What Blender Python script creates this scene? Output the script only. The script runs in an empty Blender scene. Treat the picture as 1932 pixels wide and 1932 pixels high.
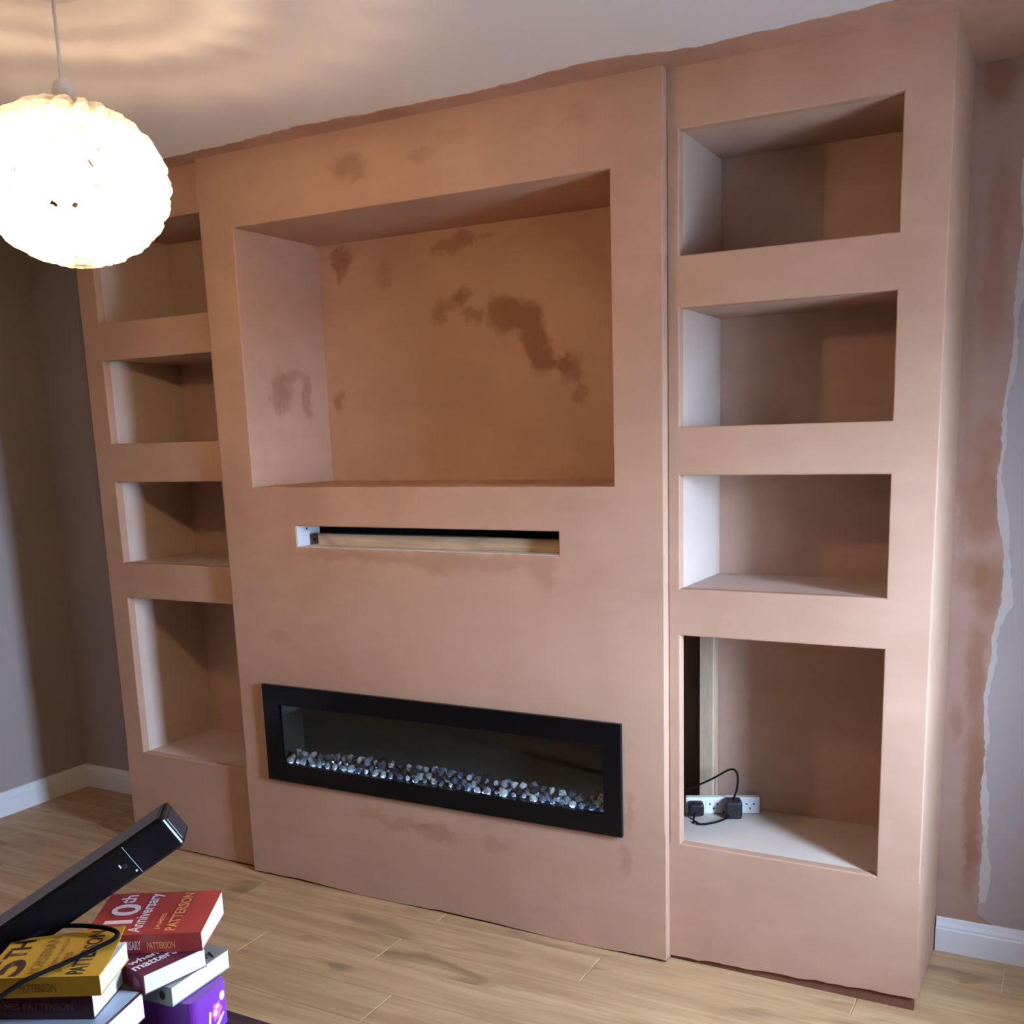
import bpy, bmesh, math, random
from mathutils import Vector, Matrix

scene = bpy.context.scene
COL = scene.collection
random.seed(7)

# ------------------------------------------------------------------ camera
cam_d = bpy.data.cameras.new('camera')
cam = bpy.data.objects.new('camera', cam_d)
COL.objects.link(cam)
r_, u_, f_ = Vector((.88672, .46152, -.02693)), Vector((-.06296, .17826, .98197)), Vector((-.458, .86903, -.18713))
m = Matrix((r_, u_, -f_)).transposed().to_4x4()
m.translation = Vector((2.5607, -2.5795, 1.5128))
cam.matrix_world = m
cam_d.sensor_width = 36
cam_d.lens = 36 * 1940.9 / 1932
cam_d.shift_x = (966 - 1026.78) / 1932
cam_d.shift_y = (1190.37 - 966) / 1932
cam_d.clip_start = .05
scene.camera = cam

# ------------------------------------------------------------------ light: overcast daylight through the window, exposure
SKY = 134.0
BULB = 860.0
world = bpy.data.worlds.new('world')
scene.world = world
world.use_nodes = True
bg = world.node_tree.nodes['Background']
bg.inputs[0].default_value = (.49, .675, 1.0, 1)
bg.inputs[1].default_value = SKY
scene.view_settings.view_transform = 'Standard'
scene.view_settings.look = 'None'
scene.view_settings.exposure = .32
scene.view_settings.gamma = 1
scene.view_settings.use_curve_mapping = False
scene.cycles.max_bounces = 6
scene.cycles.diffuse_bounces = 4
scene.cycles.glossy_bounces = 2
scene.cycles.transmission_bounces = 2
scene.cycles.transparent_max_bounces = 8
scene.cycles.adaptive_threshold = .04
scene.cycles.adaptive_min_samples = 16
scene.cycles.use_light_tree = False
scene.cycles.caustics_reflective = False
scene.cycles.caustics_refractive = False

# room constants
H = 2.4
XW, XE = -1.395, 3.08          # left and right wall faces
YB, YF = .42, -4.2             # back and rear wall faces
XB0, XB1 = 0.0, 1.57           # chimney breast
YU = .031                      # face of the alcove units
XL, XR = -.638, 2.249
WIN = (-.95, -.49, .73, 1.77)  # window in the right wall: y0, y1, z0, z1


def portal(name, loc, rot, sx, sy):
    l = bpy.data.lights.new(name, 'AREA')
    l.shape = 'RECTANGLE'
    l.size, l.size_y = sx, sy
    l.cycles.is_portal = True
    o = bpy.data.objects.new(name, l)
    o.location = loc
    o.rotation_euler = rot
    COL.objects.link(o)


portal('window_portal', (XE + .24, (WIN[0] + WIN[1]) / 2, (WIN[2] + WIN[3]) / 2), (0, math.radians(90), 0),
       WIN[3] - WIN[2], WIN[1] - WIN[0])


# ------------------------------------------------------------------ node helpers
class NT:
    def __init__(s, name):
        s.m = bpy.data.materials.new(name)
        s.m.use_nodes = True
        s.t = s.m.node_tree
        s.n = s.t.nodes
        s.bsdf = s.n['Principled BSDF']
        s.out = s.n['Material Output']

    def node(s, kind, **kw):
        n = s.n.new(kind)
        for k, v in kw.items():
            setattr(n, k, v)
        return n

    def link(s, a, b):
        s.t.links.new(a, b)

    def put(s, sock, v):
        if hasattr(v, 'is_output') or isinstance(v, bpy.types.NodeSocket):
            s.link(v, sock)
        else:
            sock.default_value = v

    def pos(s):
        return s.node('ShaderNodeNewGeometry').outputs['Position']

    def obj(s):
        return s.node('ShaderNodeTexCoord').outputs['Object']

    def noise(s, vec, scale, detail=3, rough=.5, dist=0, out='Fac'):
        n = s.node('ShaderNodeTexNoise')
        n.inputs['Scale'].default_value = scale
        n.inputs['Detail'].default_value = detail
        n.inputs['Roughness'].default_value = rough
        n.inputs['Distortion'].default_value = dist
        s.link(vec, n.inputs['Vector'])
        return n.outputs[out]

    def vm(s, op, a, b=None):
        n = s.node('ShaderNodeVectorMath', operation=op)
        s.put(n.inputs[0], a)
        if b is not None:
            s.put(n.inputs[1], b)
        return n.outputs['Value'] if op in ('LENGTH', 'DOT_PRODUCT') else n.outputs['Vector']

    def math(s, op, a, b=None, clamp=False):
        n = s.node('ShaderNodeMath', operation=op, use_clamp=clamp)
        s.put(n.inputs[0], a)
        if b is not None:
            s.put(n.inputs[1], b)
        return n.outputs[0]

    def ramp(s, v, a, b, lo=0.0, hi=1.0, smooth=True):
        n = s.node('ShaderNodeMapRange')
        n.interpolation_type = 'SMOOTHSTEP' if smooth else 'LINEAR'
        s.put(n.inputs['Value'], v)
        n.inputs['From Min'].default_value = a
        n.inputs['From Max'].default_value = b
        n.inputs['To Min'].default_value = lo
        n.inputs['To Max'].default_value = hi
        return n.outputs['Result']

    def mix(s, f, a, b):
        n = s.node('ShaderNodeMix', data_type='RGBA')
        s.put(n.inputs[0], f)
        s.put(n.inputs[6], a)
        s.put(n.inputs[7], b)
        return n.outputs[2]

    def bump(s, h, strength=.2, dist=.01):
        n = s.node('ShaderNodeBump')
        n.inputs['Strength'].default_value = strength
        n.inputs['Distance'].default_value = dist
        s.link(h, n.inputs['Height'])
        s.link(n.outputs[0], s.bsdf.inputs['Normal'])

    def matte(s, col):
        s.n.remove(s.bsdf)
        d = s.node('ShaderNodeBsdfDiffuse')
        s.put(d.inputs[0], col)
        s.link(d.outputs[0], s.out.inputs[0])

    def set(s, **kw):
        for k, v in kw.items():
            s.put(s.bsdf.inputs[k.replace('_', ' ')], v)


def c4(c):
    return (c[0], c[1], c[2], 1)


def simple(name, col, rough=.5, spec=.5, var=.08, scale=20, metal=0, bump=0):
    t = NT(name)
    p = t.obj()
    n = t.noise(p, scale, 2)
    a = c4([min(1, x * (1 + var)) for x in col])
    b = c4([x * (1 - var) for x in col])
    if rough >= .8:
        t.matte(t.mix(n, a, b))
        return t.m
    t.set(Base_Color=t.mix(n, a, b), Roughness=rough, Metallic=metal)
    t.bsdf.inputs['Specular IOR Level'].default_value = spec
    return t.m


PL_A, PL_B, PL_W = (.545, .335, .228), (.47, .278, .183), (.28, .13, .072)


def plaster(name, blobs=(), a=PL_A, b=PL_B, wet=PL_W, faint=.55, warp=.10, wscale=13):
    """fresh pink skim; blobs = damp patches (x, y, z, rx, ry, rz, amount)"""
    t = NT(name)
    p = t.pos()
    n1 = t.noise(p, 1.7, 3, .55)
    n2 = t.noise(t.vm('MULTIPLY', p, (6, 6, 14)), 1.0, 2, .6)
    f = t.math('ADD', t.math('MULTIPLY', n1, .75), t.math('MULTIPLY', n2, .25))
    col = t.mix(t.ramp(f, .34, .66), c4(a), c4(b))
    if blobs:
        w = t.vm('SUBTRACT', t.noise(p, wscale, 4, .65, out='Color'), (.5, .5, .5))
        q = t.vm('ADD', p, t.vm('MULTIPLY', w, (warp, warp, warp)))
        acc = None
        for (x, y, z, rx, ry, rz, am) in blobs:
            d = t.vm('LENGTH', t.vm('MULTIPLY', t.vm('SUBTRACT', q, (x, y, z)), (1 / rx, 1 / ry, 1 / rz)))
            v = t.ramp(d, 1.3, .5, 0, am)
            acc = v if acc is None else t.math('ADD', acc, v)
        col = t.mix(t.math('MINIMUM', acc, .85), col, c4(wet))
    t.matte(col)
    return t.m


K = .12
M = {}
M['pl_breast'] = plaster('plaster_breast', [
    (.598, 0, 2.292, .065, K, .038, .5), (.845, 0, 2.293, .05, K, .025, .28), (1.34, 0, 2.322, .05, K, .035, .22),
    (.95, 0, 2.33, .06, K, .02, .15),
    (.663, 0, .284, .11, K, .022, .3), (.79, 0, .275, .075, K, .035, .38), (.537, 0, .301, .06, K, .02, .25),
    (1.011, 0, .274, .05, K, .022, .25), (1.446, 0, .293, .025, K, .045, .32), (1.462, 0, .45, .012, K, .07, .25),
    (.43, 0, 1.158, .12, K, .022, .3), (.64, 0, 1.155, .13, K, .026, .32), (.86, 0, 1.148, .12, K, .04, .33),
    (1.06, 0, 1.15, .1, K, .03, .3), (1.2, 0, 1.14, .05, K, .05, .3), (.206, 0, .876, .04, K, .03, .18)])
M['pl_tv'] = plaster('plaster_tv_niche', [
    (.225, .41, 2.131, .05, K, .03, .75), (.235, .41, 2.085, .02, K, .035, .6), (.41, .41, 2.057, .035, K, .05, .3),
    (.66, .41, 2.118, .06, K, .025, .6), (.735, .41, 2.14, .05, K, .016, .55), (.82, .41, 2.148, .03, K, .012, .4),
    (.617, .41, 1.92, .032, K, .045, .62), (.68, .41, 1.945, .055, K, .025, .5), (.72, .41, 1.965, .035, K, .025, .5),
    (.75, .41, 1.9, .045, K, .032, .62), (.87, .41, 1.9, .065, K, .06, .8), (.94, .41, 1.9, .06, K, .05, .8),
    (.965, .41, 1.83, .05, K, .07, .85), (1.0, .41, 1.76, .045, K, .065, .85), (1.06, .41, 1.73, .05, K, .025, .6),
    (1.11, .41, 1.715, .045, K, .05, .6), (1.145, .41, 1.64, .02, K, .04, .5), (.19, .41, 1.645, .03, K, .045, .55)])
M['pl_tvside'] = plaster('plaster_tv_side', [
    (.136, .167, 1.678, K, .055, .07, .6), (.136, .235, 1.73, K, .06, .02, .4), (.136, .30, 1.665, K, .025, .085, .5)])
M['pl'] = plaster('plaster_alcove')
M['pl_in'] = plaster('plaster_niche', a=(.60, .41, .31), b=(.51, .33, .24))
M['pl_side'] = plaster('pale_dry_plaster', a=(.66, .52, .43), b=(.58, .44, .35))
M['pl_wet'] = plaster('plaster_damp', a=(.25, .11, .07), b=(.18, .075, .045))
M['pl_wall'] = plaster('plaster_wall', [
    (2.305, .42, 2.36, .05, K, .07, .8), (2.323, .42, 2.05, .03, K, .12, .5), (2.319, .42, 1.84, .035, K, .14, .5),
    (2.325, .42, 1.47, .05, K, .07, .5), (2.318, .42, 1.3, .05, K, .12, .75), (2.302, .42, 1.114, .035, K, .05, .55),
    (2.345, .42, 1.07, .04, K, .09, .7), (2.32, .42, .84, .028, K, .13, .7), (2.335, .42, .5, .03, K, .22, .75),
    (2.281, .42, .694, .018, K, .06, .5), (2.339, .42, .27, .02, K, .1, .5), (2.27, .42, 1.55, .012, K, .5, .25)],
    a=(.43, .265, .195), b=(.36, .21, .155), warp=.05, wscale=14)
M['pl_ceil'] = plaster('plaster_ceiling_edge', a=(.50, .30, .20), b=(.36, .19, .12))
M['filler'] = simple('filler_fringe', (.52, .45, .41), .8, .2, .1, 12)
M['taupe'] = simple('taupe_paint', (.40, .335, .31), .8, .25, .05, 3, bump=.05)
M['offwhite'] = simple('off_white_paint', (.74, .71, .67), .85, .2, .03, 2)
M['ceiling'] = simple('ceiling_paint', (.86, .84, .84), .85, .2, .03, 2, bump=.05)
M['white_wood'] = simple('white_gloss_paint', (.80, .80, .81), .4, .5, .02, 6)
M['black_gloss'] = simple('black_gloss', (.006, .005, .006), .16, .22, .1, 8)
M['black_plastic'] = simple('black_plastic', (.016, .016, .018), .38, .45, .15, 30)
M['cable'] = simple('black_rubber', (.012, .011, .011), .85, .2)
M['fire_back'] = simple('firebox_dark_grey', (.060, .062, .050), .7, .2, .1, 9)
M['white_plastic'] = simple('white_plastic', (.78, .78, .79), .35, .5, .03, 10)
M['dark_hole'] = simple('dark_hole', (.03, .028, .028), .7, .2)
M['plasterboard'] = simple('bare_plasterboard', (.66, .64, .62), .85, .2, .06, 14)
M['dust_board'] = simple('dusty_board', (.62, .51, .41), .85, .2, .12, 7, bump=.1)
M['ground'] = simple('pale_paving', (.26, .25, .24), .9, .2)


def wood_mat(name, a, b, along='X', scale=1.0, rough=.45, rand=True, knots=True):
    t = NT(name)
    p = t.pos()
    if rand:
        oi = t.node('ShaderNodeObjectInfo').outputs['Random']
        cm = t.node('ShaderNodeCombineXYZ')
        t.link(t.math('MULTIPLY', oi, 37.0), cm.inputs[0])
        t.link(t.math('MULTIPLY', oi, 61.0), cm.inputs[1])
        p = t.vm('ADD', p, cm.outputs[0])
    st = {'X': (1.6, 16, 16), 'Z': (16, 16, 1.6)}[along]
    g = t.vm('MULTIPLY', p, tuple(x * scale for x in st))
    n1 = t.noise(g, 1.3, 4, .62, 1.0)
    n2 = t.noise(t.vm('MULTIPLY', g, (1.2, 5, 5)), 1.6, 3, .6, .3)
    f = t.math('ADD', t.math('MULTIPLY', n1, .7), t.math('MULTIPLY', n2, .3))
    col = t.mix(t.ramp(f, .36, .66), c4(b), c4(a))
    if knots:
        kn = t.noise(t.vm('MULTIPLY', p, (2.6, 9, 9)), 1.0, 3, .5, .6)
        col = t.mix(t.ramp(kn, .56, .74, 0, .75), col, c4([x * .5 for x in b]))
    if rand:
        col = t.mix(t.math('MULTIPLY', oi, .22), col, c4([x * .8 for x in b]))
    t.set(Base_Color=col, Roughness=rough)
    t.bsdf.inputs['Specular IOR Level'].default_value = .35
    return t.m


M['oak'] = wood_mat('oak_laminate', (.61, .40, .205), (.43, .26, .125), scale=.62)
M['pine'] = wood_mat('rough_pine', (.58, .42, .28), (.46, .32, .20), 'Z', rand=False, rough=.8)
M['pine_x'] = wood_mat('rough_pine_batten', (.58, .43, .28), (.44, .30, .18), 'X', rand=False, rough=.8)
M['dark_wood'] = wood_mat('dark_table_wood', (.085, .045, .042), (.05, .026, .024), 'X', rand=False, knots=False, rough=.35)


def glass_mat(name, tint, gl=.04, tr=.9):
    t = NT(name)
    t.n.remove(t.bsdf)
    a = t.node('ShaderNodeBsdfTransparent')
    a.inputs[0].default_value = c4(tint)
    g = t.node('ShaderNodeBsdfGlossy')
    g.inputs['Roughness'].default_value = .02
    n = t.noise(t.obj(), 4, 2)
    lw = t.node('ShaderNodeLayerWeight')
    lw.inputs['Blend'].default_value = .5
    fr = t.math('ADD', t.math('MULTIPLY', t.math('POWER', lw.outputs['Facing'], 5.0), .95), t.ramp(n, 0, 1, .035, .045))
    mx = t.node('ShaderNodeMixShader')
    t.link(fr, mx.inputs[0])
    t.link(a.outputs[0], mx.inputs[1])
    t.link(g.outputs[0], mx.inputs[2])
    t.link(mx.outputs[0], t.out.inputs[0])
    return t.m


M['fire_glass'] = glass_mat('fire_glass', (.86, .88, .88))
M['window_glass'] = glass_mat('window_glass', (.97, .98, .98))

t = NT('crystal')
nn = t.noise(t.obj(), 60, 2)
oi = t.node('ShaderNodeObjectInfo').outputs['Random']
t.set(Base_Color=t.mix(t.math('POWER', oi, 1.6), (.10, .14, .25, 1), (1, 1, 1, 1)), Roughness=t.ramp(nn, 0, 1, .05, .15))
t.bsdf.inputs['Transmission Weight'].default_value = .25
t.bsdf.inputs['Specular IOR Level'].default_value = .9
M['crystal'] = t.m
t = NT('led_strip_glow')  # cool glow for the added strip that brightens the crystals
t.set(Base_Color=t.mix(t.noise(t.obj(), 5), (.8, .9, 1, 1), (.75, .85, 1, 1)))
t.bsdf.inputs['Emission Color'].default_value = (.50, .70, 1, 1)
t.bsdf.inputs['Emission Strength'].default_value = 8
M['led'] = t.m
M['pebble'] = simple('black_glass_pebble', (.03, .032, .04), .12, .7, .2, 40)

# lamp shade: clear-ish woven strands, partly letting the light straight through
t = NT('shade_strand')
t.n.remove(t.bsdf)
tl = t.node('ShaderNodeBsdfTranslucent')
df = t.node('ShaderNodeBsdfDiffuse')
tp = t.node('ShaderNodeBsdfTransparent')
n = t.noise(t.obj(), 30, 2)
cc = t.mix(n, (.95, .94, .92, 1), (.92, .91, .89, 1))
for s_ in (tl, df):
    t.link(cc, s_.inputs[0])
tp.inputs[0].default_value = (1, .97, .93, 1)
m1, m2 = t.node('ShaderNodeMixShader'), t.node('ShaderNodeMixShader')
m1.inputs[0].default_value = .4
t.link(tl.outputs[0], m1.inputs[1])
t.link(df.outputs[0], m1.inputs[2])
m2.inputs[0].default_value = .45
t.link(m1.outputs[0], m2.inputs[1])
t.link(tp.outputs[0], m2.inputs[2])
t.link(m2.outputs[0], t.out.inputs[0])
M['strand'] = t.m

t = NT('lamp_bulb_glow')
t.set(Base_Color=t.mix(t.noise(t.obj(), 5), (1, .95, .9, 1), (1, .93, .85, 1)))
t.bsdf.inputs['Emission Color'].default_value = (1, .69, .41, 1)
t.bsdf.inputs['Emission Strength'].default_value = BULB
M['bulb'] = t.m


def paper_mat(name, col):
    t = NT(name)
    p = t.obj()
    n = t.noise(t.vm('MULTIPLY', p, (3, 3, 900)), 1, 2)
    t.matte(t.mix(n, c4(col), c4([x * .86 for x in col])))
    return t.m


M['pages'] = paper_mat('book_pages', (.82, .81, .78))
M['pages_cream'] = paper_mat('cream_book_pages', (.78, .75, .62))


# ------------------------------------------------------------------ mesh helpers
def mesh_obj(name, verts, faces, mat, parent=None, smooth=False):
    me = bpy.data.meshes.new(name)
    me.from_pydata([tuple(v) for v in verts], [], faces)
    me.update()
    if smooth:
        for p in me.polygons:
            p.use_smooth = True
    return link(name, me, mat, parent)


def link(name, me, mat, parent=None):
    if mat and not me.materials:
        me.materials.append(M[mat] if isinstance(mat, str) else mat)
    o = bpy.data.objects.new(name, me)
    COL.objects.link(o)
    if parent is not None:
        o.parent = parent
    return o


def bm_obj(name, bm, mat, parent=None, smooth=False):
    me = bpy.data.meshes.new(name)
    bm.normal_update()
    bm.to_mesh(me)
    bm.free()
    if smooth:
        for p in me.polygons:
            p.use_smooth = True
    return link(name, me, mat, parent)


BOXF = [(0, 3, 2, 1), (4, 5, 6, 7), (0, 1, 5, 4), (1, 2, 6, 5), (2, 3, 7, 6), (3, 0, 4, 7)]


def box_vf(x0, x1, y0, y1, z0, z1):
    return [(x0, y0, z0), (x1, y0, z0), (x1, y1, z0), (x0, y1, z0), (x0, y0, z1), (x1, y0, z1), (x1, y1, z1), (x0, y1, z1)], BOXF


def box(name, x0, x1, y0, y1, z0, z1, mat, parent=None, bevel=0, seg=2):
    v, f = box_vf(x0, x1, y0, y1, z0, z1)
    if not bevel:
        return mesh_obj(name, v, f, mat, parent)
    bm = bmesh.new()
    vs = [bm.verts.new(q) for q in v]
    for q in f:
        bm.faces.new([vs[i] for i in q])
    bmesh.ops.bevel(bm, geom=bm.edges[:], offset=bevel, segments=seg, profile=.5, affect='EDGES')
    return bm_obj(name, bm, mat, parent)


def boxes(name, lst, mat, parent=None):
    V, F = [], []
    for b in lst:
        v, f = box_vf(*b)
        k = len(V)
        V += v
        F += [tuple(i + k for i in q) for q in f]
    return mesh_obj(name, V, F, mat, parent)


def tube(name, pts, r, mat, parent=None, sides=8, closed=False, flat=1.0):
    pts = [Vector(p) for p in pts]
    n = len(pts)
    V, F = [], []
    up0 = Vector((0, 0, 1))
    for i, p in enumerate(pts):
        a = pts[(i - 1) % n] if (closed or i > 0) else p
        b = pts[(i + 1) % n] if (closed or i < n - 1) else p
        t_ = (b - a).normalized()
        up = up0 if abs(t_.dot(up0)) < .95 else Vector((1, 0, 0))
        s = t_.cross(up).normalized()
        w = s.cross(t_)
        for k in range(sides):
            an = 2 * math.pi * k / sides
            V.append(p + s * (math.cos(an) * r) + w * (math.sin(an) * r * flat))
    m_ = n if closed else n - 1
    for i in range(m_):
        for k in range(sides):
            a, b = i * sides + k, i * sides + (k + 1) % sides
            c, d = ((i + 1) % n) * sides + (k + 1) % sides, ((i + 1) % n) * sides + k
            F.append((a, b, c, d))
    if not closed:
        F.append(tuple(range(sides))[::-1])
        F.append(tuple(range((n - 1) * sides, n * sides)))
    return mesh_obj(name, V, F, mat, parent, True)


def spline(pts, n=10):
    P = [Vector(p) for p in pts]
    out = []
    for i in range(len(P) - 1):
        p0, p1, p2, p3 = P[max(i - 1, 0)], P[i], P[i + 1], P[min(i + 2, len(P) - 1)]
        for k in range(n):
            t_ = k / n
            out.append(.5 * ((2 * p1) + (p2 - p0) * t_ + (2 * p0 - 5 * p1 + 4 * p2 - p3) * t_ * t_ + (3 * p1 - p0 - 3 * p2 + p3) * t_ ** 3))
    out.append(P[-1])
    return out


def empty(name, loc, label, cat, rz=0, group=None):
    o = bpy.data.objects.new(name, None)
    o.empty_display_size = .05
    COL.objects.link(o)
    o.location = loc
    o.rotation_euler = (0, 0, rz)
    o['label'] = label
    o['category'] = cat
    if group:
        o['group'] = group
    return o


def at_origin(name, loc, label, cat, group=None):
    """an Empty at loc whose children are written in world coordinates"""
    e = empty(name, loc, label, cat, 0, group)
    e['_w'] = 1
    return e


def adopt(e):
    off = Matrix.Translation(-Vector(e.location))
    for o in COL.objects:
        if o.parent == e:
            if o.type == 'MESH':
                o.location = -Vector(e.location)
    del e['_w']


def structure(o, label=None):
    o['kind'] = 'structure'
    if label:
        o['label'] = label
    return o


def panel(name, x0, x1, zb, z1, holes, y, th, mat, parent, bev=.004, nx=0):
    """plaster face with rectangular openings; zb(x) gives the lower edge"""
    xs = sorted(set([x0, x1] + [h[0] for h in holes] + [h[1] for h in holes] +
                    [q for q in (x0 + (x1 - x0) * i / nx for i in range(1, nx)) if all(abs(q - h[k]) > .02 for h in holes for k in (0, 1))] if nx else
                    [x0, x1] + [h[0] for h in holes] + [h[1] for h in holes]))
    zs = sorted(set([0, z1] + [h[2] for h in holes] + [h[3] for h in holes]))
    bm = bmesh.new()
    vf = {}

    def V(i, j, back):
        k = (i, j, back)
        if k not in vf:
            z = zb(xs[i]) if j == 0 else zs[j]
            vf[k] = bm.verts.new((xs[i], y + (th if back else 0), z))
        return vf[k]

    def hole(i, j):
        cx, cz = (xs[i] + xs[i + 1]) / 2, (zs[j] + zs[j + 1]) / 2
        return any(h[0] < cx < h[1] and h[2] < cz < h[3] for h in holes)
    nxs, nzs = len(xs) - 1, len(zs) - 1
    solid = lambda i, j: 0 <= i < nxs and 0 <= j < nzs and not hole(i, j)
    for i in range(nxs):
        for j in range(nzs):
            if not solid(i, j):
                continue
            bm.faces.new([V(i, j, 0), V(i + 1, j, 0), V(i + 1, j + 1, 0), V(i, j + 1, 0)])
            bm.faces.new([V(i, j, 1), V(i, j + 1, 1), V(i + 1, j + 1, 1), V(i + 1, j, 1)])
            for (a, b, ii, jj) in (((i, j), (i + 1, j), i, j - 1), ((i + 1, j), (i + 1, j + 1), i + 1, j),
                                   ((i + 1, j + 1), (i, j + 1), i, j + 1), ((i, j + 1), (i, j), i - 1, j)):
                if not solid(ii, jj):
                    bm.faces.new([V(*b, 0), V(*a, 0), V(*a, 1), V(*b, 1)])
    bm.normal_update()
    ed = [e for e in bm.edges if len(e.link_faces) == 2 and e.link_faces[0].normal.dot(e.link_faces[1].normal) < .3
          and all(abs(v.co.y - y) < 1e-6 for v in e.verts) and min(v.co.z for v in e.verts) > .05 and max(v.co.z for v in e.verts) < z1 - .001]
    if bev:
        bmesh.ops.bevel(bm, geom=ed, offset=bev, segments=3, profile=.5, affect='EDGES')
    bmesh.ops.recalc_face_normals(bm, faces=bm.faces[:])
    return bm_obj(name, bm, mat, parent)


def text_mesh(s, w, h, depth=.0003, bold=.022):
    cu = bpy.data.curves.new('lettering', 'FONT')
    cu.body = s
    cu.size = 1
    cu.resolution_u = 3
    cu.offset = bold
    ob = bpy.data.objects.new('lettering', cu)
    me = bpy.data.meshes.new_from_object(ob)
    bpy.data.objects.remove(ob)
    bpy.data.curves.remove(cu)
    X = [v.co.x for v in me.vertices]
    Y = [v.co.y for v in me.vertices]
    x0, x1, y0, y1 = min(X), max(X), min(Y), max(Y)
    for v in me.vertices:
        v.co = ((v.co.x - x0) / (x1 - x0) * w, (v.co.y - y0) / (y1 - y0) * h, depth)
    me.materials.clear()
    return me


def text(name, s, parent, x, y, w, h, z, mat, rot=None):
    me = text_mesh(s, w, h)
    o = link(name, me, mat, parent)
    if rot is None:
        o.location = (x, y, z)
    else:
        o.matrix_local = rot
    return o


# ------------------------------------------------------------------ the room
fl = structure(box('floor', XW - .1, XE + .1, YF - .1, YB + .1, -.06, -.0025, simple('pale_underlay', (.66, .48, .28), .85)),
               'oak laminate floor of wide planks')
PW, PLN = .142, 1.285
seam = {0: 1.385, 1: .778, 2: .365, 3: .945, 4: 1.62, 5: .55, 6: 1.15}
plank_cache = {}


def plank_mesh(L, W):
    k = (round(L, 4), round(W, 4))
    if k not in plank_cache:
        bm = bmesh.new()
        v, f = box_vf(0, L, 0, W, -.0025, 0)
        vs = [bm.verts.new(q) for q in v]
        for q in f:
            bm.faces.new([vs[i] for i in q])
        bmesh.ops.bevel(bm, geom=[e for e in bm.edges if all(w.co.z > -.001 for w in e.verts)], offset=.0012, segments=1, affect='EDGES')
        me = bpy.data.meshes.new('plank')
        bm.to_mesh(me)
        bm.free()
        me.materials.append(M['oak'])
        plank_cache[k] = me
    return plank_cache[k]


row = -4
while True:
    y1 = -.05 - PW * row
    y0 = y1 - PW
    if y1 < YF:
        break
    ya, yb = max(y0, YF), min(y1, YB)
    if yb - ya > .01:
        sx = seam.get(row, (row * .47) % PLN)
        x = sx - PLN * math.ceil((sx - XW) / PLN)
        while x < XE:
            xa, xb = max(x, XW), min(x + PLN, XE)
            if xb - xa > .02:
                o = link('plank', plank_mesh(xb - xa - .0035, yb - ya - .0012), None, fl)
                o.location = (xa + .0017, ya + .0006, 0)
            x += PLN
    row += 1

ceil = structure(box('ceiling', XW - .1, XE + .1, YF - .1, YB + .1, H, H + .06, 'ceiling'), 'white ceiling with plaster smeared along its edge')
wl = structure(box('wall_left', XW - .1, XW, YF - .1, YB + .1, 0, H, 'taupe'), 'taupe painted wall')
wb = structure(box('wall_back', XW, XE, YB, YB + .1, 0, H, 'taupe'), 'taupe wall behind the shelving, part plastered')
wr = structure(boxes('wall_right', [
    (XE, XE + .25, YF - .1, WIN[0], 0, H), (XE, XE + .25, WIN[1], YB + .1, 0, H),
    (XE, XE + .25, WIN[0], WIN[1], 0, WIN[2]), (XE, XE + .25, WIN[0], WIN[1], WIN[3], H)], 'offwhite'), 'off-white wall with window')
wf = structure(box('wall_rear', XW, XE, YF - .1, YF, 0, H, 'offwhite'), 'off-white rear wall')
# window
wn = bpy.data.objects.new('window_1', None)
COL.objects.link(wn)
wn.location = (XE + .15, (WIN[0] + WIN[1]) / 2, WIN[2])
wn['kind'] = 'structure'
wn['label'] = 'white framed casement window in the right wall'
wn['_w'] = 1
y0, y1, z0, z1 = WIN
boxes('window_frame', [(XE + .17, XE + .23, y0, y0 + .045, z0, z1), (XE + .17, XE + .23, y1 - .045, y1, z0, z1),
                       (XE + .17, XE + .23, y0 + .045, y1 - .045, z0, z0 + .05), (XE + .17, XE + .23, y0 + .045, y1 - .045, z1 - .05, z1)],
      'white_wood', wn)
box('window_pane', XE + .198, XE + .202, y0 + .045, y1 - .045, z0 + .05, z1 - .05, 'window_glass', wn)
box('window_sill', XE - .03, XE + .17, y0 - .03, y1 + .03, z0 - .025, z0, 'white_wood', wn, .004)
adopt(wn)
structure(box('ground_outside', -25, XE + 30, -35, 20, -.4, -.3, 'ground'), 'ground outside the window')


def skirting(name, a, b, out, parent=None):
    """profile run from a to b (floor points on the wall face), out = direction into the room"""
    prof = [(0, 0), (.018, 0), (.018, .068), (.015, .072), (.015, .078), (.010, .088), (.008, .098), (.004, .101), (0, .101)]
    a, b, out = Vector(a), Vector(b), Vector(out)
    V, F = [], []
    for p in (a, b):
        for (d, z) in prof:
            V.append(p + out * d + Vector((0, 0, z)))
    n = len(prof)
    for i in range(n):
        F.append((i, (i + 1) % n, n + (i + 1) % n, n + i))
    F.append(tuple(range(n))[::-1])
    F.append(tuple(range(n, 2 * n)))
    o = mesh_obj(name, V, F, 'white_wood', parent)
    bm = bmesh.new()
    bm.from_mesh(o.data)
    bmesh.ops.recalc_face_normals(bm, faces=bm.faces[:])
    bm.to_mesh(o.data)
    bm.free()
    return structure(o)


skirting('baseboard_left', (XW, YF, 0), (XW, YB, 0), (1, 0, 0))['label'] = 'white skirting board along the left wall'
skirting('baseboard_back', (XW + .018, YB, 0), (XL, YB, 0), (0, -1, 0))['label'] = 'white skirting board in the left corner'
skirting('baseboard_right', (XR + .004, YB, 0), (XE, YB, 0), (0, -1, 0))['label'] = 'white skirting board right of the shelving'


def jit(s):
    return random.uniform(-s, s)


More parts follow.
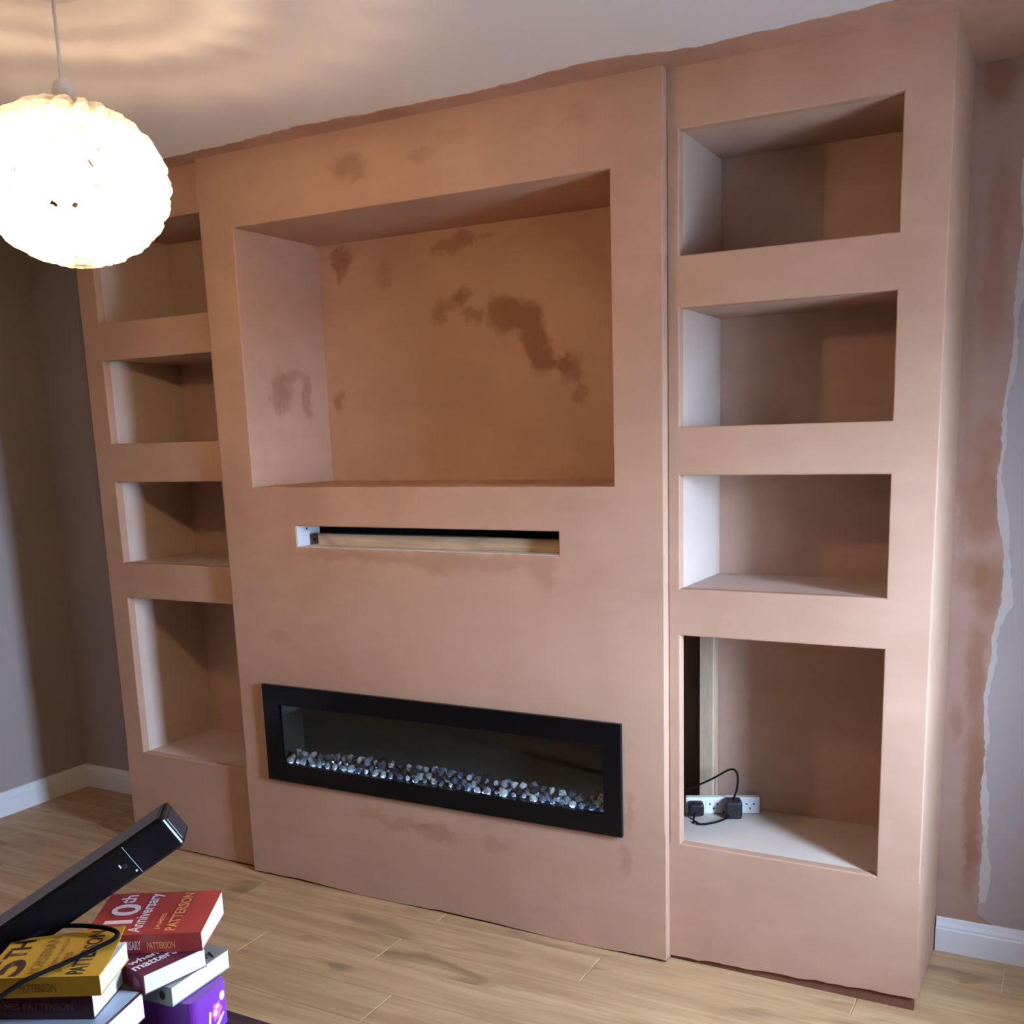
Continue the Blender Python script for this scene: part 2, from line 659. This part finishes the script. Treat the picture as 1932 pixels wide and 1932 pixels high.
# plaster carried round onto the ceiling, with a ragged edge
rag = [(XW, -.0), (XL - .02, -.02), (-.4, -.04), (-.097, -.055), (.242, -.062), (.473, -.089), (.643, -.086), (.746, -.077), (.92, -.074), (1.036, -.072),
       (1.185, -.081), (1.333, -.102), (1.451, -.109), (1.542, -.094), (1.615, -.073), (1.704, -.065), (1.846, -.078),
       (1.99, -.082), (2.082, -.092), (2.138, -.096), (2.25, -.11), (2.33, -.12), (2.42, -.1), (2.45, .1), (2.47, .42)]


def lerp_curve(pts, n, j):
    out = []
    for i in range(len(pts) - 1):
        (a, b), (c, d) = pts[i], pts[i + 1]
        k = max(2, int(abs(c - a) / n) + int(abs(d - b) / n))
        for q in range(k):
            s = q / k
            out.append((a + (c - a) * s, b + (d - b) * s + (jit(j) if q else 0)))
    out.append(pts[-1])
    return out


rg = lerp_curve(rag, .02, .005)
V, F = [], []
for (x, y) in rg:
    V += [(x, y, H + .002), (x, y, H - .0025), (x, YB, H + .002), (x, YB, H - .0025)]
for i in range(len(rg) - 1):
    a, b = 4 * i, 4 * i + 4
    F += [(a + 1, b + 1, b + 3, a + 3), (a, b, b + 1, a + 1), (a, a + 2, b + 2, b)]
mesh_obj('plaster_edge', V, F, 'pl_ceil', ceil)

# skim coat on the back wall right of the shelving: filler fringe below, pink skim above
wbnd = [(2.40, 2.4), (2.372, 2.157), (2.375, 1.968), (2.367, 1.643), (2.355, 1.508), (2.349, 1.371), (2.373, 1.16), (2.383, 1.031),
        (2.357, .941), (2.353, .807), (2.352, .64), (2.359, .408), (2.367, .185), (2.36, .13), (2.40, .10)]


def wall_skim(name, off, th, mat, jz, zlow):
    P = []
    for i in range(len(wbnd) - 1):
        (a, b), (c, d) = wbnd[i], wbnd[i + 1]
        k = max(2, int(abs(d - b) / .012))
        for q in range(k):
            s = q / k
            P.append((a + (c - a) * s + off(b + (d - b) * s) + jit(jz), b + (d - b) * s))
    P.append((wbnd[-1][0] + off(.1), .1))
    V, F = [], []
    for (x, z) in P:
        if z < zlow:
            x = min(x, 2.36)
        V += [(XR - .002, YB - th, z), (x, YB - th, z), (x, YB + .001, z)]
    for i in range(len(P) - 1):
        a, b = 3 * i, 3 * i + 3
        F += [(a, b, b + 1, a + 1), (a + 1, b + 1, b + 2, a + 2)]
    return mesh_obj(name, V, F, mat, wb)


wall_skim('filler_fringe', lambda z: .016 + .006 * math.sin(z * 7) + .004 * math.sin(z * 31), .0012, 'filler', .003, .16)
wall_skim('plaster_skim', lambda z: .004 * math.sin(z * 23), .0028, 'pl_wall', .0025, 0)

# ------------------------------------------------------------------ chimney breast
T0, T1, t0, t1, DT = .1358, 1.4262, 1.370, 2.1777, .41
S0, S1, s0, s1 = .3035, 1.2546, 1.1761, 1.2449
F0, F1, f0, f1 = .1143, 1.4412, .3688, .7065
TH = .03
cb = at_origin('chimney_breast', ((XB0 + XB1) / 2, .2, 0),
               'pink plastered chimney breast with a wide empty television recess above the black electric fire', 'chimney breast')
random.seed(3)
panel('front_panel', XB0, XB1, lambda x: .005 + .004 * math.sin(x * 9) + random.uniform(-.002, .002), H,
      [(T0, T1, t0, t1), (S0, S1, s0, s1), (F0 + .03, F1 - .03, f0 + .03, f1 - .03)], 0, TH, 'pl_breast', cb, .004, 40)
box('plinth', XB0 + .004, XB1 - .004, .008, TH - .002, 0, .05, 'pl_wet', cb)
box('side_return', XB0, XB0 + .015, TH, YB, .004, H, 'pl', cb)
box('side_return', XB1 - .015, XB1, TH, .10, .004, H, 'pl', cb)
box('side_return', XB1 - .015, XB1, .10, YB, 1.02, H, 'pl', cb)
e = .012
box('recess_back', T0 - e, T1 + e, DT, DT + .008, t0 - e, t1 + e, 'pl_tv', cb)
box('recess_side', T0 - e, T0, TH, DT, t0 - e, t1 + e, 'pl_tvside', cb)
box('recess_side', T1, T1 + e, TH, DT, t0 - e, t1 + e, 'pl', cb)
box('recess_top', T0, T1, TH, DT, t1, t1 + e, 'pl', cb)
box('recess_base', T0, T1, TH, DT, t0 - e, t0, 'pl', cb)
# cable / soundbar slot
box('slot_end', S0 - .0005, S0 + .002, .003, .115, s0 + .0006, s1 - .0006, 'plasterboard', cb)
for q in ((.05, s1 - .012), (.085, s0 + .018)):
    bm = bmesh.new()
    bmesh.ops.create_circle(bm, cap_ends=True, segments=10, radius=.004, matrix=Matrix.Translation((S0 + .0026, q[0], q[1])) @ Matrix.Rotation(math.pi / 2, 4, 'Y'))
    bm_obj('screw_head', bm, 'dark_hole', cb)
box('slot_end', S1, S1 + .012, TH - .002, .20, s0 - .01, s1 + .02, 'pl', cb)
box('slot_sill', S0 + .002, S1, .004, .15, s0 - .0005, s0 + .0015, 'plasterboard', cb)
box('batten', S0 + .047, S1 + .01, .05, .085, s0 + .0016, 1.217, 'pine_x', cb, .002)
box('slot_back', S0 - .02, S1 + .02, .2, .21, s0 - .02, s1 + .05, 'dark_hole', cb)
box('slot_top', S0 - .02, S1 + .02, TH, .2, s1 + .03, s1 + .035, 'dark_hole', cb)
adopt(cb)

# ------------------------------------------------------------------ alcove shelving units
RN = [(1.9527, 2.2533), (1.5237, 1.8238), (1.0933, 1.3972), (.3619, .9644)]
LN = [(1.9379, 2.2480), (1.5222, 1.8105), (1.0947, 1.3868), (.3696, .9648)]
DN = .35


def unit(name, label, x0, x1, n0, n1, niches, open_left_last, zb):
    u = at_origin(name, ((x0 + x1) / 2, .22, 0), label, 'shelving')
    th = .028
    panel('front_panel', x0, x1, zb, H, [(n0, n1, a, b) for a, b in niches], YU, th, 'pl', u, .004, 24)
    box('plinth', x0 + .004, x1 - .004, YU + .01, YU + th - .001, 0, .06, 'pl_wet', u)
    ya, yb = YU + th, YU + DN
    st = .0025
    for k, (a, b) in enumerate(niches):
        last = k == 3
        opn = last and open_left_last
        ye = .385 if last else yb
        if not opn:
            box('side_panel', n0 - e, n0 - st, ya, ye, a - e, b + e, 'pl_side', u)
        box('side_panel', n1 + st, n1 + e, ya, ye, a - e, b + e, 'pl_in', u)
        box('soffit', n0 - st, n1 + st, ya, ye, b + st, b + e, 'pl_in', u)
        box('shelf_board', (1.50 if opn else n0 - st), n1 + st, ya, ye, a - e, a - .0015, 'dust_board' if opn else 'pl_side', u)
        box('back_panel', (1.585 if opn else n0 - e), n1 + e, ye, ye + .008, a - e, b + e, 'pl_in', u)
    return u


random.seed(5)
ur = unit('alcove_shelving', 'pink plastered shelving of four open niches, black cables in its lowest niche',
          XB1 + .0005, XR, 1.6036, 2.1409, RN, True, lambda x: (.012 + .030 * (x - XB1) / .68) + random.uniform(-.0025, .0025))
box('side_return', XR - .015, XR, YU + .028, YB, .004, H, 'pl', ur)
box('stud', 1.556, 1.6, .33, .38, .3604, .977, 'pine', ur, .002)
adopt(ur)
ul = unit('alcove_shelving', 'pink plastered alcove shelving of four open niches in shade by the left wall',
          XL, XB0 - .0005, -.548, -.034, LN, False, lambda x: .006 + random.uniform(-.002, .002))
box('side_return', XL, XL + .015, YU + .028, YB, .004, H, 'pl', ul)
adopt(ul)

# ------------------------------------------------------------------ electric fire
ef = at_origin('electric_fire', ((F0 + F1) / 2, 0, f0), 'long black glass-fronted electric fire with a bed of crystals', 'fireplace')
ix0, ix1, iz0, iz1 = .183, 1.386, .432, .640
bm = bmesh.new()
rings = [(F0, F1, f0, f1), (ix0, ix1, iz0, iz1)]
Vv = {}
for r_i, (a, b, c, d) in enumerate(rings):
    for yy in (-.014, .001):
        Vv[r_i, yy] = [bm.verts.new((x, yy, z)) for x, z in ((a, c), (b, c), (b, d), (a, d))]
for k in range(4):
    j = (k + 1) % 4
    bm.faces.new([Vv[0, -.014][k], Vv[0, -.014][j], Vv[1, -.014][j], Vv[1, -.014][k]])
    bm.faces.new([Vv[0, .001][k], Vv[1, .001][k], Vv[1, .001][j], Vv[0, .001][j]])
    bm.faces.new([Vv[0, -.014][k], Vv[0, .001][k], Vv[0, .001][j], Vv[0, -.014][j]])
    bm.faces.new([Vv[1, -.014][k], Vv[1, -.014][j], Vv[1, .001][j], Vv[1, .001][k]])
bmesh.ops.bevel(bm, geom=[q for q in bm.edges if all(abs(v.co.y + .014) < 1e-6 for v in q.verts)
                          and all(v in Vv[0, -.014] for v in q.verts)], offset=.002, segments=2, profile=.5, affect='EDGES')
bmesh.ops.recalc_face_normals(bm, faces=bm.faces[:])
bm_obj('bezel', bm, 'black_gloss', ef)
box('glass_pane', ix0, ix1, -.008, -.004, iz0, iz1, 'fire_glass', ef)
box('firebox_back', F0 + .04, F1 - .04, .13, .135, f0 + .04, f1 - .04, 'fire_back', ef)
box('firebox_side', F0 + .04, F0 + .045, .002, .13, f0 + .04, f1 - .04, 'fire_back', ef)
box('firebox_side', F1 - .045, F1 - .04, .002, .13, f0 + .04, f1 - .04, 'fire_back', ef)
box('firebox_top', F0 + .045, F1 - .045, .002, .13, f1 - .045, f1 - .04, 'fire_back', ef)
box('ember_tray', F0 + .045, F1 - .045, .002, .13, f0 + .04, iz0 - .008, 'fire_back', ef)
box('led_strip', ix0 + .01, ix1 - .01, .0025, .0055, iz0 - .006, iz0 - .002, 'led', ef)  # added light, hidden behind the bezel, to brighten the crystals
random.seed(11)


def gem(seed, r, flat):
    rnd = random.Random(seed)
    bm = bmesh.new()
    bmesh.ops.create_icosphere(bm, subdivisions=1, radius=r)
    for v in bm.verts:
        v.co *= rnd.uniform(.72, 1.18)
        v.co.z *= flat
    me = bpy.data.meshes.new('crystal')
    bm.to_mesh(me)
    bm.free()
    return me


gems = [gem(i, .0135, .8) for i in range(5)]
pebs = [gem(20 + i, .018, .7) for i in range(3)]
for g in gems:
    g.materials.append(M['crystal'])
for g in pebs:
    g.materials.append(M['pebble'])
for i in range(235):
    if i < 200:
        x = ix0 + .012 + (ix1 - ix0 - .024) * ((i * .6180339) % 1)
        layer = i % 4
        heap = .5 + .5 * math.sin(x * 13 + 1) * math.sin(x * 5.3)
        yy = (.012, .03, .052, .03)[layer] + jit(.006)
        zz = iz0 + (.006, .012, .018, .027)[layer] + heap * (.002, .006, .014, .012)[layer] + jit(.003)
        me, sc, nm = gems[i % 5], random.uniform(.6, 1.35), 'crystal'
    else:
        x = ix0 + .05 + (ix1 - ix0 - .1) * random.random()
        yy = random.uniform(.02, .06)
        zz = iz0 + .026 + jit(.010)
        me, sc, nm = pebs[i % 3], random.uniform(.8, 1.3), 'pebble'
    o = link(nm, me, None, ef)
    o.location = (x, yy, zz)
    o.rotation_euler = (jit(3), jit(3), jit(3))
    o.scale = (sc, sc, sc)
for o in COL.objects:
    if o.parent == ef and o.name.split('.')[0] in ('crystal', 'pebble'):
        o['_p'] = 1
off = Vector(ef.location)
for o in COL.objects:
    if o.parent == ef:
        o.location = Vector(o.location) - off if '_p' in o.keys() else -off
        if '_p' in o.keys():
            del o['_p']
del ef['_w']

# ------------------------------------------------------------------ pendant lamp
LX, LY, LZ = .692, -1.04, 2.040
RA, RC = .168, .143
lp = at_origin('pendant_lamp', (LX, LY, H), 'glowing white woven globe pendant lamp hanging from the ceiling', 'lamp')
N = 11
for i in range(N):
    th0 = math.radians(-80 + 160 * i / (N - 1))
    dth = math.radians(9.2)
    fr = max(5, int(round(13 * math.cos(th0) ** .8)))
    for ph in (0, 1):
        pts = []
        n = max(48, int(150 * math.cos(th0)))
        for k in range(n):
            a = 2 * math.pi * k / n
            w = math.sin(fr * a + ph * math.pi + i * .9)
            ww = math.cos(fr * a + ph * math.pi + i * .9)
            th_ = th0 + dth * w
            rr = 1 + .085 * ww
            pts.append((LX + RA * rr * math.cos(th_) * math.cos(a), LY + RA * rr * math.cos(th_) * math.sin(a), LZ + RC * rr * math.sin(th_)))
        tube('strand', pts, .0115, 'strand', lp, 6, True, .7)
# LED bulb: a glowing dome facing down under an opaque base
BR = .042
V, F = [], []
seg_, rings_ = 16, 6
for i in range(rings_ + 1):
    th_ = math.radians(98) * i / rings_
    for k in range(seg_):
        a = 2 * math.pi * k / seg_
        V.append((LX + BR * math.sin(th_) * math.cos(a), LY + BR * math.sin(th_) * math.sin(a), LZ + .02 - BR * math.cos(th_)))
for i in range(rings_):
    for k in range(seg_):
        j = (k + 1) % seg_
        F.append((i * seg_ + k, (i + 1) * seg_ + k, (i + 1) * seg_ + j, i * seg_ + j))
F = [f if i >= seg_ else (f[0], f[1], f[2]) for i, f in enumerate(F)]
mesh_obj('bulb_dome', V, F, 'bulb', lp, True)


def lathe(name, prof, c, mat, parent, seg=24):
    V, F = [], []
    for (r, z) in prof:
        for k in range(seg):
            a = 2 * math.pi * k / seg
            V.append((c[0] + r * math.cos(a), c[1] + r * math.sin(a), c[2] + z))
    n = len(prof)
    for i in range(n - 1):
        for k in range(seg):
            F.append((i * seg + k, i * seg + (k + 1) % seg, (i + 1) * seg + (k + 1) % seg, (i + 1) * seg + k))
    F.append(tuple(range(seg))[::-1])
    F.append(tuple(range((n - 1) * seg, n * seg)))
    return mesh_obj(name, V, F, mat, parent, False)


lathe('bulb_base', [(.0413, .0265), (.040, .032), (.037, .040), (.026, .056), (.018, .066)], (LX, LY, LZ), 'white_plastic', lp)
lathe('lamp_holder', [(.018, .067), (.02, .075), (.02, .12), (.021, .175), (.017, .19), (.006, .2)], (LX, LY, LZ), 'white_plastic', lp)
tube('cord', [(LX, LY, LZ + .195), (LX, LY, H - .01)], .0035, 'white_plastic', lp, 8)
lathe('ceiling_rose', [(.012, -.012), (.04, -.010), (.045, -.004), (.045, 0)], (LX, LY, H), 'white_plastic', lp)
adopt(lp)

# ------------------------------------------------------------------ extension lead and plugs in the lowest right niche
ZF = .3605
ang = math.radians(24)
ex = empty('extension_lead', (1.742, .352, ZF), 'white four-socket extension lead on the floor of the lowest niche', 'extension lead', ang)
box('body', -.225, 0, 0, .026, 0, .052, 'white_plastic', ex, .004)
for k in range(4):
    cx = -.030 - .055 * k
    o = box('socket', cx - .024, cx + .024, -.0012, .0005, .006, .046, 'white_plastic', ex, .0005, 1)
    boxes('pin_holes', [(cx - .014, cx - .008, -.0018, -.0008, .018 + .012, .018 + .0155), (cx + .008, cx + .014, -.0018, -.0008, .03, .0335),
                        (cx - .002, cx + .002, -.0018, -.0008, .014, .021)], 'dark_hole', o)


def plug(cx, label, pts, big):
    g = empty('power_plug', ex.matrix_basis @ Vector((cx, -.0015, .02)), label, 'plug', ang)
    w, h, d = (.026, .036, .05) if big else (.023, .026, .04)
    box('plug_body', -w, w, -d, 0, -h * .55, h, 'black_plastic', g, .008, 3)
    inv = g.matrix_basis.inverted()
    tube('cable', spline([inv @ Vector(p) for p in pts], 8), .0032, 'cable', g, 8)
    return g


bpy.context.view_layer.update()
ex.matrix_basis = Matrix.Translation((1.742, .352, ZF)) @ Matrix.Rotation(ang, 4, 'Z')
P1 = ex.matrix_basis @ Vector((-.085, -.03, .045))
P2 = ex.matrix_basis @ Vector((-.195, -.03, .04))
plug(-.085, 'black plug with arching cable, right-hand one in the white extension lead',
     [P1 + Vector((0, 0, .01)), P1 + Vector((.012, 0, .05)), P1 + Vector((.012, 0, .095)), P1 + Vector((-.01, .0, .105)),
      P1 + Vector((-.06, -.02, .075)), P2 + Vector((-.02, 0, .05)), P2 + Vector((-.045, 0, .045))], True)
plug(-.195, 'black plug half hidden behind the niche edge, its cable curling on the board',
     [P2 + Vector((.0, -.01, -.02)), P2 + Vector((.0, -.04, -.055)), (1.585, .20, ZF + .005), (1.61, .185, ZF + .006),
      (1.645, .215, ZF + .006), (1.672, .26, ZF + .012), P1 + Vector((-.025, -.015, -.025))], False)

# ------------------------------------------------------------------ coffee table, books, soundbar
ZT = .56
tb = at_origin('coffee_table', (1.13, -1.78, 0), 'dark brown wooden table carrying the piles of books', 'table')
box('table_top', .78, 1.56, -2.15, -1.412, ZT - .03, ZT, 'dark_wood', tb, .004)
for (x, y) in ((.80, -1.475), (1.50, -1.475), (.80, -2.13), (1.50, -2.13)):
    box('leg', x, x + .045, y, y + .045, .0005, ZT - .03, 'dark_wood', tb, .002)
adopt(tb)


def cover_mat(name, col, rough=.3, var=.12):
    return simple(name, col, rough, .5, var, 14)


C = dict(yellow=cover_mat('yellow_cover', (.62, .36, .035)), red=cover_mat('red_cover', (.42, .05, .04)),
         maroon=cover_mat('maroon_cover', (.075, .018, .03)), plum=cover_mat('plum_cover', (.14, .025, .05)),
         grey=cover_mat('grey_green_cover', (.28, .28, .24)), dark=cover_mat('dark_brown_cover', (.05, .03, .035)),
         t_dark=simple('dark_print', (.045, .022, .012), .4), t_pink=simple('pale_pink_print', (.85, .62, .60), .4),
         t_white=simple('white_print', (.82, .80, .80), .4), t_orange=simple('orange_print', (.80, .30, .10), .4),
         t_olive=simple('olive_print', (.30, .17, .03), .4), t_faint=simple('faint_print', (.22, .10, .11), .4),
         t_black=simple('black_print', (.02, .02, .02), .4))


def book(label, corner, ang_d, w, L, ztop, th, cov, pages='pages', lift=0, fan=0):
    """tail/spine corner; local X = spine to fore-edge, local Y = tail to head"""
    b = empty('paperback_book', (corner[0], corner[1], ztop - th), label, 'book', math.radians(ang_d), 'paperbacks on the table')
    c = .0014
    bm = bmesh.new()
    outer = [(w, 0), (0, 0), (0, th), (w, th + fan)]
    inner = [(w, c), (c, c), (c, th - c), (w, th + fan - c)]
    vo = [[bm.verts.new((x, y, z)) for (x, z) in outer] for y in (0, L)]
    vi = [[bm.verts.new((x, y, z)) for (x, z) in inner] for y in (0, L)]
    for k in range(3):
        bm.faces.new([vo[0][k], vo[0][k + 1], vo[1][k + 1], vo[1][k]])
        bm.faces.new([vi[0][k], vi[1][k], vi[1][k + 1], vi[0][k + 1]])
        for s_ in (0, 1):
            bm.faces.new([vo[s_][k], vi[s_][k], vi[s_][k + 1], vo[s_][k + 1]])
    for k in (0, 3):
        bm.faces.new([vo[0][k], vo[1][k], vi[1][k], vi[0][k]])
    bmesh.ops.recalc_face_normals(bm, faces=bm.faces[:])
    if lift:
        # the front board curls up from the spine: cut it into strips and raise them
        top = [e_ for e_ in bm.edges if abs(e_.verts[0].co.x - e_.verts[1].co.x) > w * .5 and min(v_.co.z for v_ in e_.verts) > th * .6]
        bmesh.ops.subdivide_edges(bm, edges=top, cuts=6, use_grid_fill=True)
        lng = [e_ for e_ in bm.edges if abs(e_.verts[0].co.y - e_.verts[1].co.y) > L * .5 and min(v_.co.z for v_ in e_.verts) > th * .6]
        bmesh.ops.subdivide_edges(bm, edges=lng, cuts=4, use_grid_fill=True)
        for v_ in bm.verts:
            if v_.co.z > th * .6:
                v_.co.z += lift * (v_.co.x / w) ** 2 * (1 - .75 * v_.co.y / L)
    bm_obj('cover', bm, C[cov], b)
    i = .0012
    V = [(c, i, c), (w - i, i, c), (w - i, L - i, c), (c, L - i, c), (c, i, th - c), (w - i, i, th + fan - c), (w - i, L - i, th + fan - c), (c, L - i, th - c)]
    mesh_obj('pages', V, BOXF, pages, b)
    return b


def ctext(b, s, x, y, w, h, z, mat):          # lettering on the front cover
    return text('cover_lettering', s, b, x, y, w, h, z, C[mat])


def stext(b, s, y, length, z, h, mat):       # lettering on the spine, reading head to tail
    me = text_mesh(s, length, h, 0)
    o = link('spine_lettering', me, C[mat], b)
    # local text x -> -Y of the book, text y -> +Z ; normal -> -X
    o.matrix_local = Matrix(((0, 0, -1, -.0004), (-1, 0, 0, y), (0, 1, 0, z), (0, 0, 0, 1)))
    return o


# pile on the right
by = at_origin('confectionery_box', (1.33, -1.46, ZT), 'glossy purple box with a pink rose emblem under the right-hand books', 'box')
pc = Vector((1.352, -1.522))
pa = math.radians(98)
by.location = (pc.x, pc.y, ZT + .0005)
by.rotation_euler = (0, 0, pa)
del by['_w']
hb = .637 - ZT - .001
M['purple'] = simple('purple_gloss', (.20, .035, .34), .38, .4, .1, 12)
bm = bmesh.new()
v, f = box_vf(0, .092, 0, .19, 0, hb)
vs = [bm.verts.new(q) for q in v]
for q in f:
    bm.faces.new([vs[i] for i in q])
bmesh.ops.bevel(bm, geom=[q for q in bm.edges if abs(q.verts[0].co.z - q.verts[1].co.z) > .01], offset=.016, segments=6, profile=.5, affect='EDGES')
bm_obj('box_body', bm, 'purple', by, False)


def disc(name, verts, mat, parent, y=-.0006):
    return mesh_obj(name, [(x, y, z) for x, z in verts], [tuple(range(len(verts)))], mat, parent)


def blob(cx, cz, rx, rz, n=20, wav=0, fr=5, ph=0):
    return [(cx + rx * (1 + wav * math.cos(fr * 2 * math.pi * k / n + ph)) * math.cos(2 * math.pi * k / n),
             cz + rz * (1 + wav * math.cos(fr * 2 * math.pi * k / n + ph)) * math.sin(2 * math.pi * k / n)) for k in range(n)]


pk = simple('pink_print', (.62, .12, .38), .3)
pk2 = simple('pale_pink_box_print', (.85, .55, .70), .3)
disc('emblem_spot', blob(.072, .054, .0065, .008), C['t_white'], by)
disc('emblem_rose', blob(.056, .034, .013, .016, 40, .12, 6), pk, by, -.0006)
disc('emblem_petal', blob(.052, .033, .005, .006, 24, .1, 4), pk2, by, -.0009)
disc('emblem_petal', blob(.058, .042, .005, .004, 24, .1, 3), pk2, by, -.0009)
disc('emblem_stem', [(.032, .012), (.038, .012), (.042, .040), (.037, .043)], pk2, by, -.0008)
disc('emblem_ribbon', [(.036, .006), (.05, .012), (.072, .026), (.074, .022), (.056, .006), (.042, .001)], pk2, by, -.0010)
# lettering along the long face: pale strokes
o = text('box_lettering', 'to', by, 0, 0, .07, .022, 0, C['t_white'])
o.matrix_local = Matrix(((0, 0, -1, -.0006), (-1, 0, 0, .135), (0, 1, 0, .008), (0, 0, 0, 1)))

bg_ = book('cream-paged paperback with grey cover lying on the purple box', (1.329, -1.540), 93.6, .134, .198, .6705, .033, 'grey', 'pages_cream')
ctext(bg_, 'ny', .085, .005, .03, .02, .0332, 't_black')
mesh_obj('spine_emblem', [(-.0004, .02 + .006 * math.cos(k * .524), .0165 + .008 * math.sin(k * .524)) for k in range(12)], [tuple(range(12))[::-1]], C['t_black'], bg_)
bm2 = book('dark plum paperback with white title between the red book and the grey book', (1.310, -1.574), 78.8, .110, .178, .7045, .033, 'plum')
ctext(bm2, 'matters', .0, .022, .075, .017, .0332, 't_white')
ctext(bm2, 'when', .004, .044, .05, .014, .0332, 't_white')
mesh_obj('spine_label', [(-.0004, .012, .008), (-.0004, .03, .008), (-.0004, .03, .022), (-.0004, .012, .022)], [(0, 1, 2, 3)], C['t_faint'], bm2)
br = book('red paperback with pale pink title, topmost of the right-hand pile', (1.337, -1.477), 119.5, .132, .190, .738, .0325, 'red', fan=.012)
# lettering follows the slightly rising cover
tilt = math.atan2(.012, .132)


def rtext(s, x, y, w, h, mat):
    o = ctext(br, s, 0, 0, w, h, 0, mat)
    o.matrix_local = Matrix.Translation((x, y, .0325 + .0004 + x * math.tan(tilt))) @ Matrix.Rotation(-tilt, 4, 'Y')


rtext('10', .034, .122, .062, .048, 't_pink')
rtext('th', .098, .140, .027, .026, 't_pink')
rtext('Anniversary', .006, .094, .122, .028, 't_pink')
rtext('JAMES', .012, .070, .05, .010, 't_orange')
rtext('PATTERSON', .008, .044, .118, .018, 't_orange')
stext(br, 'ANNIVERSARY', .148, .05, .006, .016, 't_pink')
stext(br, 'PATTERSON', .088, .045, .007, .012, 't_orange')

# pile on the left
bk4 = book('thick dark book at the bottom of the left-hand pile', (1.345, -1.70), 112, .128, .19, .63, .0695, 'dark')
bk3 = book('dark maroon book with grey-white page edge, third down in the left-hand pile', (1.338, -1.692), 106, .125, .19, .6755, .045, 'maroon')
stext(bk3, 'PATTERSON', .10, .07, .014, .016, 't_faint')
bk2 = book('dark maroon paperback directly under the yellow book', (1.301, -1.660), 115, .100, .178, .7175, .0415, 'maroon')
stext(bk2, 'JAMES PATTERSON', .15, .12, .012, .014, 't_faint')
mesh_obj('cover_print', [(.004, .004, .0452), (.122, .004, .0452), (.122, .186, .0452), (.004, .186, .0452)], [(0, 1, 2, 3)], simple('pale_blue_print', (.42, .47, .55), .5), bk3)
yb_ = book('yellow paperback with dark title, topmost of the left-hand pile', (1.320, -1.658), 118, .106, .178, .75, .032, 'yellow', lift=.026)
zt = .0323


def ytext(st, x, y, w, h, mat):
    o = ctext(yb_, st, 0, 0, w, h, 0, mat)
    for v_ in o.data.vertices:
        v_.co.x += x
        v_.co.y += y
        v_.co.z = zt + .0004 + .026 * (v_.co.x / .106) ** 2 * (1 - .75 * v_.co.y / .178)


ytext('5', .004, .122, .046, .052, 't_dark')
ytext('TH', .053, .136, .046, .032, 't_dark')
ytext('HORSEMAN', .010, .096, .090, .018, 't_olive')
ytext('THE NEW THRILLER', .014, .080, .08, .006, 't_olive')
ytext('JAMES', .012, .060, .05, .013, 't_olive')
ytext('PATTERSON', .006, .026, .096, .026, 't_dark')
stext(yb_, 'PATTERSON', .12, .055, .008, .014, 't_olive')

# soundbar propped up: its left end on the table, leaning on the piles of books
ax = Vector((.6448, .5621, .518)).normalized()
ey = Vector((-.657, .754, 0)).normalized()
ez = ax.cross(ey).normalized()
E0 = Vector((1.2322, -1.3974, .8399))
LB = .5355
sb = empty('soundbar', E0, 'black soundbar propped at a slant against the piles of books', 'soundbar')
sb.matrix_basis = Matrix.Translation(E0 - ax * LB) @ Matrix((ax, ey, ez)).transposed().to_4x4()
WF, WD = .064, .085
M['bar'] = simple('black_satin', (.010, .009, .010), .22, .4, .15, 30)
box('body', 0, LB, 0, WD, 0, WF, 'bar', sb, .007, 3)
box('end_cap', LB - .002, LB + .0012, .010, WD - .010, .010, WF - .010, 'black_plastic', sb, .001, 1)
box('top_panel', .008, LB - .012, .0065, WD - .0065, WF - .0005, WF + .0008, simple('brown_black_top', (.05, .038, .032), .3, .6), sb)  # brown tint paints the floor's reflection onto the black top face
box('seam', LB - .083, LB - .0824, -.0004, .002, .004, WF - .004, 'white_plastic', sb)
box('port', LB - .104, LB - .095, -.0006, .003, .026, .034, 'dark_hole', sb, .001)
box('port_rim', LB - .107, LB - .1045, -.0006, .002, .030, .037, 'white_plastic', sb)
box('screw', LB - .0905, LB - .087, -.0006, .002, .010, .0135, 'white_plastic', sb)

cb1 = tube('power_cable', spline([(1.105, -1.655, .757), (1.14, -1.640, .765), (1.165, -1.614, .774), (1.205, -1.599, .778), (1.245, -1.589, .779), (1.270, -1.585, .777),
                                  (1.279, -1.587, .774), (1.279, -1.595, .769), (1.272, -1.608, .765), (1.259, -1.641, .759), (1.249, -1.671, .756),
                                  (1.242, -1.710, .7555), (1.236, -1.728, .752), (1.226, -1.762, .740), (1.215, -1.795, .725)], 8), .0036, 'cable')
cb1['label'] = 'thin black cable lying across the yellow book'
cb1['category'] = 'cable'
